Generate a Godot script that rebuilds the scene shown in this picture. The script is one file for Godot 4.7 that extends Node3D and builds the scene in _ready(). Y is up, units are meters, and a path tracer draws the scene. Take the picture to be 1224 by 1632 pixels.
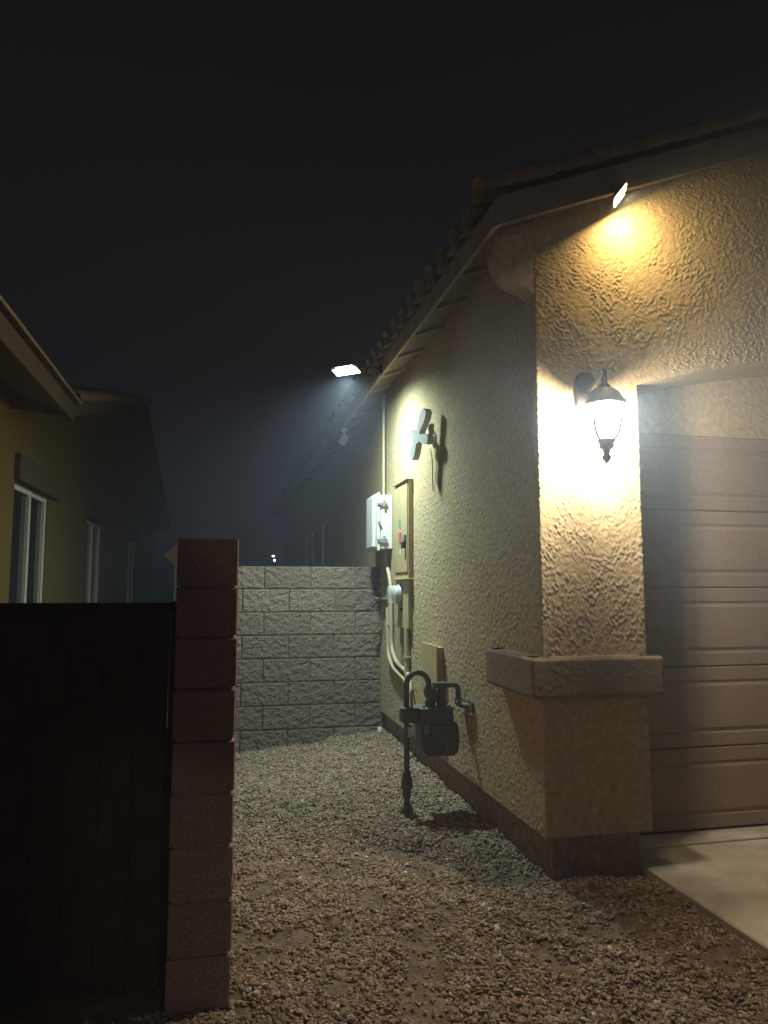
extends Node3D

# ---------------------------------------------------------------- state
var rng := RandomNumberGenerator.new()
var taken := {}
var M := {}
var lace := FastNoiseLite.new()
var lace_fine := FastNoiseLite.new()
var lace_warp := FastNoiseLite.new()
var lumps := FastNoiseLite.new()
var box_cache := {}

# house constants
const WX := 1.785        # side wall face
const WZ := -3.955       # street face
const JX := 2.445        # garage opening jamb
const DZ := -4.42        # garage door face
const SLOPE := 0.378
const FX := 1.5          # eave fascia face
const FB := 3.69         # eave fascia bottom

func _ready() -> void:
	rng.seed = 4711
	make_camera()
	make_sky()
	make_materials()
	build_ground()
	build_driveway()
	build_house()
	build_neighbour()
	build_cross_wall()
	build_property_wall()
	build_gate()
	build_lantern()
	build_flood_light()
	build_eave_light()
	build_utility_box()
	build_electric_panel()
	build_conduits()
	build_gas_meter()
	build_access_panel()
	build_ornament()
	build_hose_bib()
	build_camera_unit()
	build_road_sign()
	build_far_lamps()
	build_street_lamp()
	build_mist()
	build_gravel()

# ---------------------------------------------------------------- camera, sky
func make_camera() -> void:
	var c := Camera3D.new()
	c.name = "camera"
	c.position = Vector3(0, 1.62, 0)
	c.rotation_order = EULER_ORDER_YXZ
	c.rotation = Vector3(deg_to_rad(5.76), deg_to_rad(-12.4), 0)
	c.fov = rad_to_deg(2.0 * atan(816.0 / 1180.0))
	c.near = 0.05
	c.far = 900.0
	c.current = true
	add_child(c)

func make_sky() -> void:
	var e := Environment.new()
	e.background_mode = Environment.BG_SKY
	var s := Sky.new()
	var p := ProceduralSkyMaterial.new()
	p.sky_top_color = Color(0.038, 0.041, 0.048)
	p.sky_horizon_color = Color(0.085, 0.098, 0.122)
	p.ground_bottom_color = Color(0.04, 0.04, 0.04)
	p.ground_horizon_color = Color(0.06, 0.065, 0.08)
	p.sky_curve = 0.2
	s.sky_material = p
	e.sky = s
	e.tonemap_mode = Environment.TONE_MAPPER_LINEAR
	e.tonemap_exposure = 1.1
	e.sdfgi_enabled = true
	e.ssao_enabled = true
	e.ssil_enabled = true
	e.volumetric_fog_enabled = true
	e.volumetric_fog_density = 0.0
	e.fog_enabled = true
	e.fog_density = 0.0125
	e.fog_light_color = Color(0.84, 0.88, 1.0)
	var w := WorldEnvironment.new()
	w.name = "world"
	w.environment = e
	add_child(w)

# ---------------------------------------------------------------- helpers: nodes
func numbered(called: String) -> String:
	if not taken.has(called):
		taken[called] = 0
		return called
	taken[called] += 1
	return "%s_%03d" % [called, taken[called]]

func thing(called: String, label: String, category: String, at := Vector3.ZERO, group := "") -> Node3D:
	var o := Node3D.new()
	o.name = numbered(called)
	o.position = at
	add_child(o)
	o.set_meta("label", label)
	o.set_meta("category", category)
	if group != "":
		o.set_meta("group", group)
	return o

func part(called: String, mesh: Mesh, m: Material, parent: Node3D, at := Vector3.ZERO, turn := Vector3.ZERO) -> MeshInstance3D:
	var o := MeshInstance3D.new()
	o.name = called
	o.mesh = mesh
	o.material_override = m
	o.position = at
	o.rotation = turn
	parent.add_child(o, true)
	return o

func placed(called: String, mesh: Mesh, m: Material, parent: Node3D, t: Transform3D) -> MeshInstance3D:
	var o := part(called, mesh, m, parent)
	o.transform = t
	return o

func structure(called: String, mesh: Mesh, m: Material) -> MeshInstance3D:
	var o := part(numbered(called), mesh, m, self)
	o.set_meta("kind", "structure")
	return o

# ---------------------------------------------------------------- helpers: shapes
func tri(st: SurfaceTool, a: Vector3, b: Vector3, c: Vector3) -> void:
	st.add_vertex(a)
	st.add_vertex(b)
	st.add_vertex(c)

func quad(st: SurfaceTool, a: Vector3, b: Vector3, c: Vector3, d: Vector3) -> void:
	tri(st, a, b, c)
	tri(st, a, c, d)

func start(smooth := false) -> SurfaceTool:
	var st := SurfaceTool.new()
	st.begin(Mesh.PRIMITIVE_TRIANGLES)
	st.set_smooth_group(0 if smooth else -1)
	return st

func done(st: SurfaceTool) -> ArrayMesh:
	st.generate_normals()
	return st.commit()

# oriented quad/triangle: winding is chosen so that the face looks along «out»
func face(st: SurfaceTool, pts: Array, out: Vector3) -> void:
	var n: Vector3 = (pts[2] - pts[0]).cross(pts[1] - pts[0])
	var flip := n.dot(out) < 0.0
	for k in range(1, pts.size() - 1):
		if flip:
			tri(st, pts[0], pts[k + 1], pts[k])
		else:
			tri(st, pts[0], pts[k], pts[k + 1])

func add_box(st: SurfaceTool, lo: Vector3, hi: Vector3, b := 0.004) -> void:
	var c := (lo + hi) * 0.5
	var h := (hi - lo) * 0.5
	b = minf(b, minf(h.x, minf(h.y, h.z)) * 0.9)
	# a corner has three vertices, each on one of its faces
	var v := func(s: Vector3, axis: int) -> Vector3:
		var r := h - Vector3(b, b, b)
		r[axis] = h[axis]
		return c + s * r
	for axis in 3:
		var u := (axis + 1) % 3
		var w := (axis + 2) % 3
		for sg in [-1.0, 1.0]:
			var pts := []
			for q in [[-1, -1], [1, -1], [1, 1], [-1, 1]]:
				var s := Vector3.ZERO
				s[axis] = sg
				s[u] = q[0]
				s[w] = q[1]
				pts.append(v.call(s, axis))
			var out := Vector3.ZERO
			out[axis] = sg
			face(st, pts, out)
		for su in [-1.0, 1.0]:
			for sw in [-1.0, 1.0]:
				var s0 := Vector3.ZERO
				s0[u] = su
				s0[w] = sw
				s0[axis] = -1.0
				var s1 := s0
				s1[axis] = 1.0
				var o2 := s0
				o2[axis] = 0.0
				face(st, [v.call(s0, u), v.call(s1, u), v.call(s1, w), v.call(s0, w)], o2)
	for sx in [-1.0, 1.0]:
		for sy in [-1.0, 1.0]:
			for sz in [-1.0, 1.0]:
				var s := Vector3(sx, sy, sz)
				face(st, [v.call(s, 0), v.call(s, 1), v.call(s, 2)], s)

func box_mesh(lo: Vector3, hi: Vector3, b := 0.004) -> ArrayMesh:
	var st := start()
	add_box(st, lo, hi, b)
	return done(st)

# box of the given size about its own centre, shared between alike pieces
func box(size: Vector3, b := 0.004) -> ArrayMesh:
	var key := "%.4f %.4f %.4f %.4f" % [size.x, size.y, size.z, b]
	if not box_cache.has(key):
		box_cache[key] = box_mesh(-size * 0.5, size * 0.5, b)
	return box_cache[key]

func add_tube(st: SurfaceTool, pts: PackedVector3Array, radii: Array, segs := 12, caps := true) -> void:
	var rings := []
	var side := Vector3.ZERO
	for i in pts.size():
		var d: Vector3
		if i == 0:
			d = pts[1] - pts[0]
		elif i == pts.size() - 1:
			d = pts[i] - pts[i - 1]
		else:
			d = (pts[i] - pts[i - 1]).normalized() + (pts[i + 1] - pts[i]).normalized()
		d = d.normalized()
		if side == Vector3.ZERO:
			side = d.cross(Vector3.UP if absf(d.y) < 0.9 else Vector3.RIGHT).normalized()
		side = (side - d * side.dot(d)).normalized()
		var up := d.cross(side)
		var r: float = radii[mini(i, radii.size() - 1)]
		var ring := PackedVector3Array()
		for k in segs:
			var a := TAU * k / segs
			ring.append(pts[i] + (side * cos(a) + up * sin(a)) * r)
		rings.append(ring)
	for i in range(pts.size() - 1):
		for k in segs:
			var k2 := (k + 1) % segs
			var mid: Vector3 = (rings[i][k] + rings[i + 1][k2]) * 0.5
			var axis: Vector3 = (pts[i] + pts[i + 1]) * 0.5
			face(st, [rings[i][k], rings[i + 1][k], rings[i + 1][k2], rings[i][k2]], mid - axis)
	if caps:
		var was := st
		was.set_smooth_group(-1)
		face(st, Array(rings[0]), pts[0] - pts[1])
		face(st, Array(rings[-1]), pts[-1] - pts[-2])
		was.set_smooth_group(0)

func tube(pts: PackedVector3Array, radius: float, segs := 12) -> ArrayMesh:
	var st := start(true)
	add_tube(st, pts, [radius], segs)
	return done(st)

# points along a bent pipe: corners rounded with radius r
func bent(corners: Array, r: float, steps := 6) -> PackedVector3Array:
	var out := PackedVector3Array([corners[0]])
	for i in range(1, corners.size() - 1):
		var p: Vector3 = corners[i]
		var a: Vector3 = (corners[i - 1] - p).normalized()
		var b: Vector3 = (corners[i + 1] - p).normalized()
		var rr := minf(r, minf((corners[i - 1] - p).length(), (corners[i + 1] - p).length()) * 0.48)
		for k in steps + 1:
			var t := float(k) / steps
			var q0: Vector3 = p + a * rr * (1.0 - t)
			var q1: Vector3 = p + b * rr * t
			out.append(q0.lerp(q1, t))
	out.append(corners[-1])
	return out

# turned shape: profile of (radius, height)
func add_lathe(st: SurfaceTool, prof: Array, segs := 20, at := Vector3.ZERO) -> void:
	for i in range(prof.size() - 1):
		var a: Vector2 = prof[i]
		var b: Vector2 = prof[i + 1]
		var rise := b - a
		for k in segs:
			var t0 := TAU * k / segs
			var t1 := TAU * (k + 1) / segs
			var o := Vector3(cos((t0 + t1) * 0.5) * rise.y, -rise.x, sin((t0 + t1) * 0.5) * rise.y)
			var p := [at + Vector3(a.x * cos(t0), a.y, a.x * sin(t0)), at + Vector3(b.x * cos(t0), b.y, b.x * sin(t0)), at + Vector3(b.x * cos(t1), b.y, b.x * sin(t1)), at + Vector3(a.x * cos(t1), a.y, a.x * sin(t1))]
			if a.x < 1e-5:
				p = [p[0], p[1], p[2]]
			elif b.x < 1e-5:
				p = [p[0], p[1], p[3]]
			face(st, p, o if rise.y >= 0.0 or true else -o)

func lathe(prof: Array, segs := 20, smooth := true) -> ArrayMesh:
	var st := start(smooth)
	add_lathe(st, prof, segs)
	return done(st)

# polygon in a plane, extruded: origin + x*u + y*v, thickness along w
func add_prism(st: SurfaceTool, poly: PackedVector2Array, o: Vector3, u: Vector3, v: Vector3, w: Vector3) -> void:
	var idx := Geometry2D.triangulate_polygon(poly)
	var pos := func(p: Vector2, k: float) -> Vector3:
		return o + u * p.x + v * p.y + w * k
	for i in range(0, idx.size(), 3):
		face(st, [pos.call(poly[idx[i]], 0.0), pos.call(poly[idx[i + 1]], 0.0), pos.call(poly[idx[i + 2]], 0.0)], -w)
		face(st, [pos.call(poly[idx[i]], 1.0), pos.call(poly[idx[i + 1]], 1.0), pos.call(poly[idx[i + 2]], 1.0)], w)
	var cw := Geometry2D.is_polygon_clockwise(poly)
	for i in poly.size():
		var p := poly[i]
		var q := poly[(i + 1) % poly.size()]
		var d := q - p
		var n := Vector2(d.y, -d.x) * (-1.0 if cw else 1.0)
		face(st, [pos.call(p, 0.0), pos.call(q, 0.0), pos.call(q, 1.0), pos.call(p, 1.0)], u * n.x + v * n.y)

func prism(poly: PackedVector2Array, o: Vector3, u: Vector3, v: Vector3, w: Vector3) -> ArrayMesh:
	var st := start()
	add_prism(st, poly, o, u, v, w)
	return done(st)

# ---------------------------------------------------------------- stucco relief
func ease_step(a: float, b: float, x: float) -> float:
	var t := clampf((x - a) / (b - a), 0.0, 1.0)
	return t * t * (3.0 - 2.0 * t)

func stucco(p: Vector3) -> float:
	var wv := lace_warp.get_noise_3dv(p) * 0.012
	var q := Vector3(p.x * 0.72 + wv, p.y + wv * 0.7, p.z * 0.72 - wv)
	var n := lace.get_noise_3dv(q)
	var big := lace_warp.get_noise_3dv(p * 0.35)
	return ease_step(-0.12 + big * 0.3, 0.16 + big * 0.3, n) * 0.0040 * (0.55 + 0.65 * ease_step(-0.45, 0.35, big)) + lace_fine.get_noise_3dv(p) * 0.0008 - 0.0025

# A plastered sheet that runs along a plan path and stands between two heights; amp scales the relief; tuck closes its lower edge (and its upper one if cap).
func sheet(path: Array, h0: Callable, h1: Callable, rows: int, amp := 1.0, tuck := 0.0, soft := 0.0, cap := false) -> ArrayMesh:
	var n := rows + 3          # a ghost row beyond either edge, so that sheets that meet shade alike
	var count := path.size()
	var P := PackedVector3Array()
	P.resize(count * n)
	for i in count:
		var c: Array = path[i]
		var x: float = c[0].x
		var z: float = c[0].y
		var nx: float = c[1].x
		var nz: float = c[1].y
		var lo: float = h0.call(x, z)
		var hi: float = h1.call(x, z)
		for j in n:
			var h := lerpf(lo, hi, float(j - 1) / rows)
			var d := 0.0
			if amp > 0.0:
				d = stucco(Vector3(x, h, z)) * amp
			if soft > 0.0:
				var e := maxf(0.0, minf(h - lo, hi - h))
				if e < soft:
					d -= (soft - sqrt(maxf(0.0, soft * soft - (soft - e) * (soft - e))))
			P[i * n + j] = Vector3(x + nx * d, h, z + nz * d)
	var V := PackedVector3Array()
	var N := PackedVector3Array()
	var I := PackedInt32Array()
	var m := rows + 1 + (1 if tuck > 0.0 else 0) + (1 if cap else 0)
	for i in count:
		var ia := maxi(i - 1, 0) * n
		var ib := mini(i + 1, count - 1) * n
		var nn: Vector2 = path[i][1]
		var first := true
		if tuck > 0.0:
			var p := P[i * n + 1]
			V.append(Vector3(path[i][0].x - nn.x * tuck, p.y, path[i][0].y - nn.y * tuck))
			N.append(Vector3.DOWN)
		for j in range(1, rows + 2):
			V.append(P[i * n + j])
			N.append((P[i * n + j + 1] - P[i * n + j - 1]).cross(P[ib + j] - P[ia + j]).normalized())
		if cap:
			var p := P[i * n + rows + 1]
			V.append(Vector3(path[i][0].x - nn.x * tuck, p.y, path[i][0].y - nn.y * tuck))
			N.append(Vector3.UP)
	for i in range(count - 1):
		for j in range(m - 1):
			var a := i * m + j
			I.append_array(PackedInt32Array([a, a + m, a + m + 1, a, a + m + 1, a + 1]))
	var arr := []
	arr.resize(Mesh.ARRAY_MAX)
	arr[Mesh.ARRAY_VERTEX] = V
	arr[Mesh.ARRAY_NORMAL] = N
	arr[Mesh.ARRAY_INDEX] = I
	var out := ArrayMesh.new()
	out.add_surface_from_arrays(Mesh.PRIMITIVE_TRIANGLES, arr)
	return out

# plan path through corners (x, z), the outer side to its left as one walks; steps gives the spacing of each leg
func plan(corners: Array, steps: Array, r := 0.012) -> Array:
	var out := []
	for i in range(corners.size() - 1):
		var a: Vector2 = corners[i]
		var b: Vector2 = corners[i + 1]
		var d := (b - a).normalized()
		var nrm := Vector2(d.y, -d.x)
		var from := 0.0 if i == 0 else r
		var to := a.distance_to(b) - (0.0 if i == corners.size() - 2 else r)
		var count := maxi(2, int((to - from) / steps[i]))
		for k in count + 1:
			out.append([a + d * lerpf(from, to, float(k) / count), nrm])
		if i < corners.size() - 2:
			var d2: Vector2 = (corners[i + 2] - b).normalized()
			var n2 := Vector2(d2.y, -d2.x)
			var mid := b - nrm * r - n2 * r
			# outward corner: arc between the two normals
			for k in [0.25, 0.5, 0.75]:
				var nn := nrm.slerp(n2, k)
				out.append([mid + nn * r, nn])
	return out

# ---------------------------------------------------------------- materials
func srgb(r: float, g: float, b: float) -> Color:
	return Color(r, g, b).linear_to_srgb()

func mat(c: Color, rough := 0.85, metal := 0.0, spec := 0.4) -> StandardMaterial3D:
	var m := StandardMaterial3D.new()
	m.albedo_color = c.linear_to_srgb()
	m.roughness = rough
	m.metallic = metal
	m.metallic_specular = spec
	return m

func noise_tex(freq: float, seed_: int, lo: Color, hi: Color, size := 512, octaves := 4, kind := FastNoiseLite.TYPE_SIMPLEX_SMOOTH) -> NoiseTexture2D:
	var n := FastNoiseLite.new()
	n.noise_type = kind
	n.seed = seed_
	n.frequency = freq
	n.fractal_octaves = octaves
	var t := NoiseTexture2D.new()
	t.noise = n
	t.width = size
	t.height = size
	t.seamless = true
	var g := Gradient.new()
	g.set_color(0, lo)
	g.set_color(1, hi)
	t.color_ramp = g
	return t

# surface with mottled colour and fine relief, laid on without UVs
func rough_mat(c: Color, tile: float, relief: float, mottling: float, seed_: int, freq := 0.02, rough := 0.92, tint := Color(1, 0.96, 0.9)) -> StandardMaterial3D:
	var m := mat(c, rough, 0.0, 0.35)
	var low := 1.0 - mottling
	m.albedo_texture = noise_tex(freq, seed_, Color(low * tint.r, low * tint.g, low * tint.b), Color(1, 1, 1), 512, 5)
	m.heightmap_enabled = relief > 0.0
	if relief > 0.0:
		m.heightmap_texture = noise_tex(freq * 4.0, seed_ + 1, Color.BLACK, Color.WHITE, 512, 4)
		m.heightmap_scale = relief
	m.uv1_triplanar = true
	m.uv1_world_triplanar = true
	m.uv1_scale = Vector3.ONE / tile
	return m

func glow(c: Color, energy: float) -> StandardMaterial3D:
	var m := mat(Color(0.8, 0.8, 0.8), 0.4)
	m.emission_enabled = true
	m.emission = c.linear_to_srgb()
	m.emission_energy_multiplier = energy
	return m

func make_materials() -> void:
	lace.seed = 3
	lace.noise_type = FastNoiseLite.TYPE_SIMPLEX_SMOOTH
	lace.frequency = 50.0
	lace.fractal_type = FastNoiseLite.FRACTAL_FBM
	lace.fractal_octaves = 3
	lace.fractal_gain = 0.6
	lace_fine.seed = 5
	lace_fine.frequency = 110.0
	lace_fine.fractal_type = FastNoiseLite.FRACTAL_NONE
	lace_warp.seed = 9
	lace_warp.frequency = 14.0
	lace_warp.fractal_type = FastNoiseLite.FRACTAL_NONE
	lumps.seed = 21
	lumps.frequency = 14.0
	lumps.fractal_octaves = 3
	M.stucco = rough_mat(Color(0.48, 0.40, 0.265), 0.9, 0.10, 0.16, 11, 0.03)
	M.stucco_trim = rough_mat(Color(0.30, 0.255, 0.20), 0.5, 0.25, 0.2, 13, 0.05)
	M.foundation = rough_mat(Color(0.31, 0.235, 0.175), 0.8, 0.06, 0.25, 15, 0.02)
	M.wood = rough_mat(Color(0.36, 0.31, 0.22), 1.1, 0.03, 0.15, 17, 0.01, 0.7)
	M.soffit = rough_mat(Color(0.22, 0.18, 0.14), 1.1, 0.05, 0.15, 19, 0.01, 0.8)
	M.tile = rough_mat(Color(0.30, 0.225, 0.165), 0.6, 0.10, 0.35, 23, 0.015)
	M.tile_pale = rough_mat(Color(0.32, 0.245, 0.18), 0.7, 0.10, 0.35, 25, 0.015)
	M.door = rough_mat(Color(0.30, 0.24, 0.20), 0.6, 0.02, 0.10, 63, 0.03, 0.6)
	M.concrete = rough_mat(Color(0.68, 0.65, 0.59), 2.3, 0.08, 0.28, 27, 0.008)
	M.dirt = rough_mat(Color(0.25, 0.19, 0.14), 0.9, 0.6, 0.4, 29, 0.02)
	M.stone = mat(Color(1, 1, 1), 0.9)
	M.stone.vertex_color_use_as_albedo = true
	M.split = []
	for k in 4:
		var t: float = [1.0, 0.89, 1.1, 0.96][k]
		M.split.append(rough_mat(Color(0.28 * t, 0.245 * t, 0.205 * t), 0.3, 0.5, 0.3, 31 + k * 2, 0.03))
	M.mortar = rough_mat(Color(0.19, 0.175, 0.155), 0.4, 0.2, 0.2, 41, 0.03)
	M.cinder = []
	for k in 3:
		var t: float = [1.0, 0.95, 1.05][k]
		M.cinder.append(rough_mat(Color(0.47 * t, 0.35 * t, 0.315 * t), 0.35, 0.3, 0.3, 43, 0.04))
	M.cinder_mortar = rough_mat(Color(0.50, 0.42, 0.38), 0.3, 0.25, 0.3, 51, 0.05)
	M.gate = rough_mat(Color(0.07, 0.038, 0.032), 0.9, 0.05, 0.3, 53, 0.01, 0.6)
	M.gate_metal = mat(Color(0.03, 0.025, 0.024), 0.5, 0.6)
	M.neighbour = rough_mat(Color(0.27, 0.195, 0.06), 0.25, 0.9, 0.15, 55, 0.03)
	M.neighbour_trim = rough_mat(Color(0.11, 0.085, 0.06), 0.4, 0.3, 0.2, 57, 0.03)
	M.frame = mat(Color(0.62, 0.60, 0.54), 0.5)
	M.frame_dark = M.frame
	M.pane = mat(Color(0.02, 0.025, 0.028), 0.05, 0.0, 0.6)
	M.grey_box = mat(Color(0.60, 0.63, 0.63), 0.5)
	M.grey_cover = M.grey_box
	M.grey_dark = mat(Color(0.22, 0.23, 0.24), 0.55)
	M.panel_paint = rough_mat(Color(0.46, 0.40, 0.245), 1.0, 0.01, 0.08, 59, 0.01, 0.55)
	M.pipe_paint = mat(Color(0.45, 0.39, 0.27), 0.6)
	M.galv = mat(Color(0.42, 0.44, 0.45), 0.45, 0.5)
	M.gas_grey = rough_mat(Color(0.15, 0.17, 0.175), 0.5, 0.03, 0.2, 61, 0.02, 0.6)
	M.gas_lid = M.gas_grey
	M.gas_dark = M.gas_grey
	M.brass = mat(Color(0.20, 0.14, 0.06), 0.4, 0.8)
	M.black = mat(Color(0.02, 0.02, 0.022), 0.5)
	M.iron = mat(Color(0.055, 0.05, 0.055), 0.5, 0.2)
	M.white = mat(Color(0.75, 0.76, 0.76), 0.5)
	M.ornament = mat(Color(0.72, 0.77, 0.79), 0.6)
	M.sign = mat(Color(0.75, 0.42, 0.08), 0.5)
	M.red = mat(Color(0.45, 0.10, 0.07), 0.6)
	M.teal = mat(Color(0.08, 0.30, 0.28), 0.6)
	M.meter_glass = mat(Color(0.55, 0.62, 0.65, 0.35), 0.08)
	M.meter_glass.transparency = BaseMaterial3D.TRANSPARENCY_ALPHA
	M.lantern_glow = glow(Color(1.0, 0.86, 0.62), 7.0)
	M.flood_glow = glow(Color(0.80, 0.93, 1.0), 14.0)
	M.eave_glow = glow(Color(1.0, 0.80, 0.45), 14.0)
	M.street_glow = glow(Color(1.0, 0.85, 0.65), 8.0)
	M.far_glow = glow(Color(0.95, 0.97, 1.0), 30.0)

# ---------------------------------------------------------------- ground
func ground_height(x: float, z: float) -> float:
	var back := ease_step(-4.6, -8.2, z)
	var h := -0.175 * back * clampf((1.82 - x) / 1.7, 0.0, 1.2)
	h += 0.03 * back * ease_step(0.9, 1.8, x)
	if z > -9.0 and z < -1.5 and x > -1.3 and x < 2.6:
		h += lumps.get_noise_2d(x * 0.35, z * 0.35) * 0.022 + lumps.get_noise_2d(x * 0.08 + 9.0, z * 0.08) * 0.03
	h -= 0.02 * ease_step(2.0, 2.4, x)
	return h

func spaced(lo: float, hi: float, a: float, b: float, fine: float) -> PackedFloat32Array:
	var out := PackedFloat32Array()
	for k in 9:
		out.append(lerpf(lo, a, 1.0 - pow(1.0 - k / 9.0, 3.0)))
	var n := int((b - a) / fine)
	for k in n:
		out.append(lerpf(a, b, float(k) / n))
	for k in 10:
		out.append(lerpf(b, hi, pow(k / 9.0, 3.0)))
	return out

func build_ground() -> void:
	var xs := spaced(-300, 300, -2.2, 3.0, 0.05)
	var zs := spaced(-400, 120, -9.5, -1.0, 0.05)
	var st := SurfaceTool.new()
	st.begin(Mesh.PRIMITIVE_TRIANGLES)
	st.set_smooth_group(0)
	for x in xs:
		for z in zs:
			st.add_vertex(Vector3(x, ground_height(x, z), z))
	var n := zs.size()
	for i in range(xs.size() - 1):
		for j in range(n - 1):
			var a := i * n + j
			for k in [a, a + n, a + n + 1, a, a + n + 1, a + 1]:
				st.add_index(k)
	st.generate_normals()
	structure("ground", st.commit(), M.dirt)

func stone_mesh(k: int) -> ArrayMesh:
	var r := RandomNumberGenerator.new()
	r.seed = 900 + k
	var t := (1.0 + sqrt(5.0)) / 2.0
	var v := [Vector3(-1, t, 0), Vector3(1, t, 0), Vector3(-1, -t, 0), Vector3(1, -t, 0), Vector3(0, -1, t), Vector3(0, 1, t), Vector3(0, -1, -t), Vector3(0, 1, -t), Vector3(t, 0, -1), Vector3(t, 0, 1), Vector3(-t, 0, -1), Vector3(-t, 0, 1)]
	for i in 12:
		v[i] = v[i].normalized() * r.randf_range(0.62, 1.2)
		v[i] *= Vector3(1.05, 0.5, 0.75)
	var f := [[0, 11, 5], [0, 5, 1], [0, 1, 7], [0, 7, 10], [0, 10, 11], [1, 5, 9], [5, 11, 4], [11, 10, 2], [10, 7, 6], [7, 1, 8], [3, 9, 4], [3, 4, 2], [3, 2, 6], [3, 6, 8], [3, 8, 9], [4, 9, 5], [2, 4, 11], [6, 2, 10], [8, 6, 7], [9, 8, 1]]
	var st := start()
	for q in f:
		face(st, [v[q[0]], v[q[1]], v[q[2]]], v[q[0]] + v[q[1]] + v[q[2]])
	var m := done(st)
	m.surface_set_material(0, M.stone)
	return m

func build_gravel() -> void:
	var holder := Node3D.new()
	holder.name = "gravel"
	add_child(holder)
	holder.set_meta("kind", "stuff")
	holder.set_meta("label", "loose brown and grey gravel covering the side yard")
	holder.set_meta("category", "gravel")
	var spots := []
	for k in 6:
		spots.append([])
	var colors := []
	for k in 6:
		colors.append([])
	var palette := [Color(0.27, 0.19, 0.125), Color(0.20, 0.145, 0.10), Color(0.32, 0.245, 0.175), Color(0.23, 0.19, 0.155), Color(0.17, 0.12, 0.09), Color(0.30, 0.21, 0.155), Color(0.25, 0.215, 0.175)]
	var made := 0
	while made < 120000:
		var x := rng.randf_range(-1.0, 2.42)
		var z := rng.randf_range(-8.3, -1.9)
		if z < -3.98 and x > 1.86:
			continue
		if z < -3.09 and x < 0.07:
			continue
		made += 1
		# bare earth shows where feet and rain have thinned the stones
		var thin := lumps.get_noise_2d(x * 0.16 + 3.0, z * 0.16)
		if z > -4.8 and rng.randf() < ease_step(0.19, 0.30, thin) * 0.92:
			continue
		var s := rng.randf_range(0.006, 0.0135) + (0.004 if rng.randf() < 0.2 else 0.0)
		if rng.randf() < 0.05:
			s *= 1.35
		var c: Color = palette[rng.randi() % palette.size()]
		var b := rng.randf_range(0.7, 1.5)
		if rng.randf() < 0.012:
			c = Color(0.55, 0.50, 0.43)
			b = 1.0
		var basis_ := Basis.from_euler(Vector3(rng.randf_range(-0.6, 0.6), rng.randf() * TAU, rng.randf_range(-0.6, 0.6))).scaled(Vector3.ONE * s)
		var k := rng.randi() % 6
		spots[k].append(Transform3D(basis_, Vector3(x, ground_height(x, z) + s * rng.randf_range(0.0, 0.75), z)))
		colors[k].append(Color(c.r * b, c.g * b, c.b * b))
	for k in 6:
		var mm := MultiMesh.new()
		mm.transform_format = MultiMesh.TRANSFORM_3D
		mm.use_colors = true
		mm.mesh = stone_mesh(k)
		mm.instance_count = spots[k].size()
		for i in spots[k].size():
			mm.set_instance_transform(i, spots[k][i])
			mm.set_instance_color(i, colors[k][i])
		var o := MultiMeshInstance3D.new()
		o.name = "pebbles"
		o.multimesh = mm
		o.set_meta("kind", "stuff")
		holder.add_child(o, true)
	# a pale stone at the foot of the wall corner
	var ps := thing("pale_stone", "pale rounded stone at foot of block wall beside the house", "stone", Vector3(1.74, ground_height(1.74, -8.12), -8.12))
	part("rock", pale_rock(), M.white_stone if M.has("white_stone") else M.frame, ps)

func pale_rock() -> ArrayMesh:
	var st := start(true)
	var prof := []
	for k in 9:
		var a := PI * k / 8.0
		prof.append(Vector2(sin(a) * 0.032 * (1.0 + 0.1 * sin(k * 2.3)), 0.035 - cos(a) * 0.045))
	add_lathe(st, prof, 10)
	return done(st)

func build_driveway() -> void:
	structure("driveway", box_mesh(Vector3(2.405, -0.12, -4.255), Vector3(9.4, 0.028, 14.0), 0.008), M.concrete)
	structure("garage_floor", box_mesh(Vector3(2.405, -0.12, -5.2), Vector3(9.4, 0.034, -4.27), 0.006), M.concrete)

# ---------------------------------------------------------------- the house with the garage
func arch(x: float) -> float:
	var u := clampf((x - JX) / 4.9, 0.0, 1.0)
	return 2.84 + 0.34 * (1.0 - pow(absf(2.0 * u - 1.0), 2.0))

func rake(x: float) -> float:
	return FB + SLOPE * (minf(x, 10.4 - x) - FX)

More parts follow.
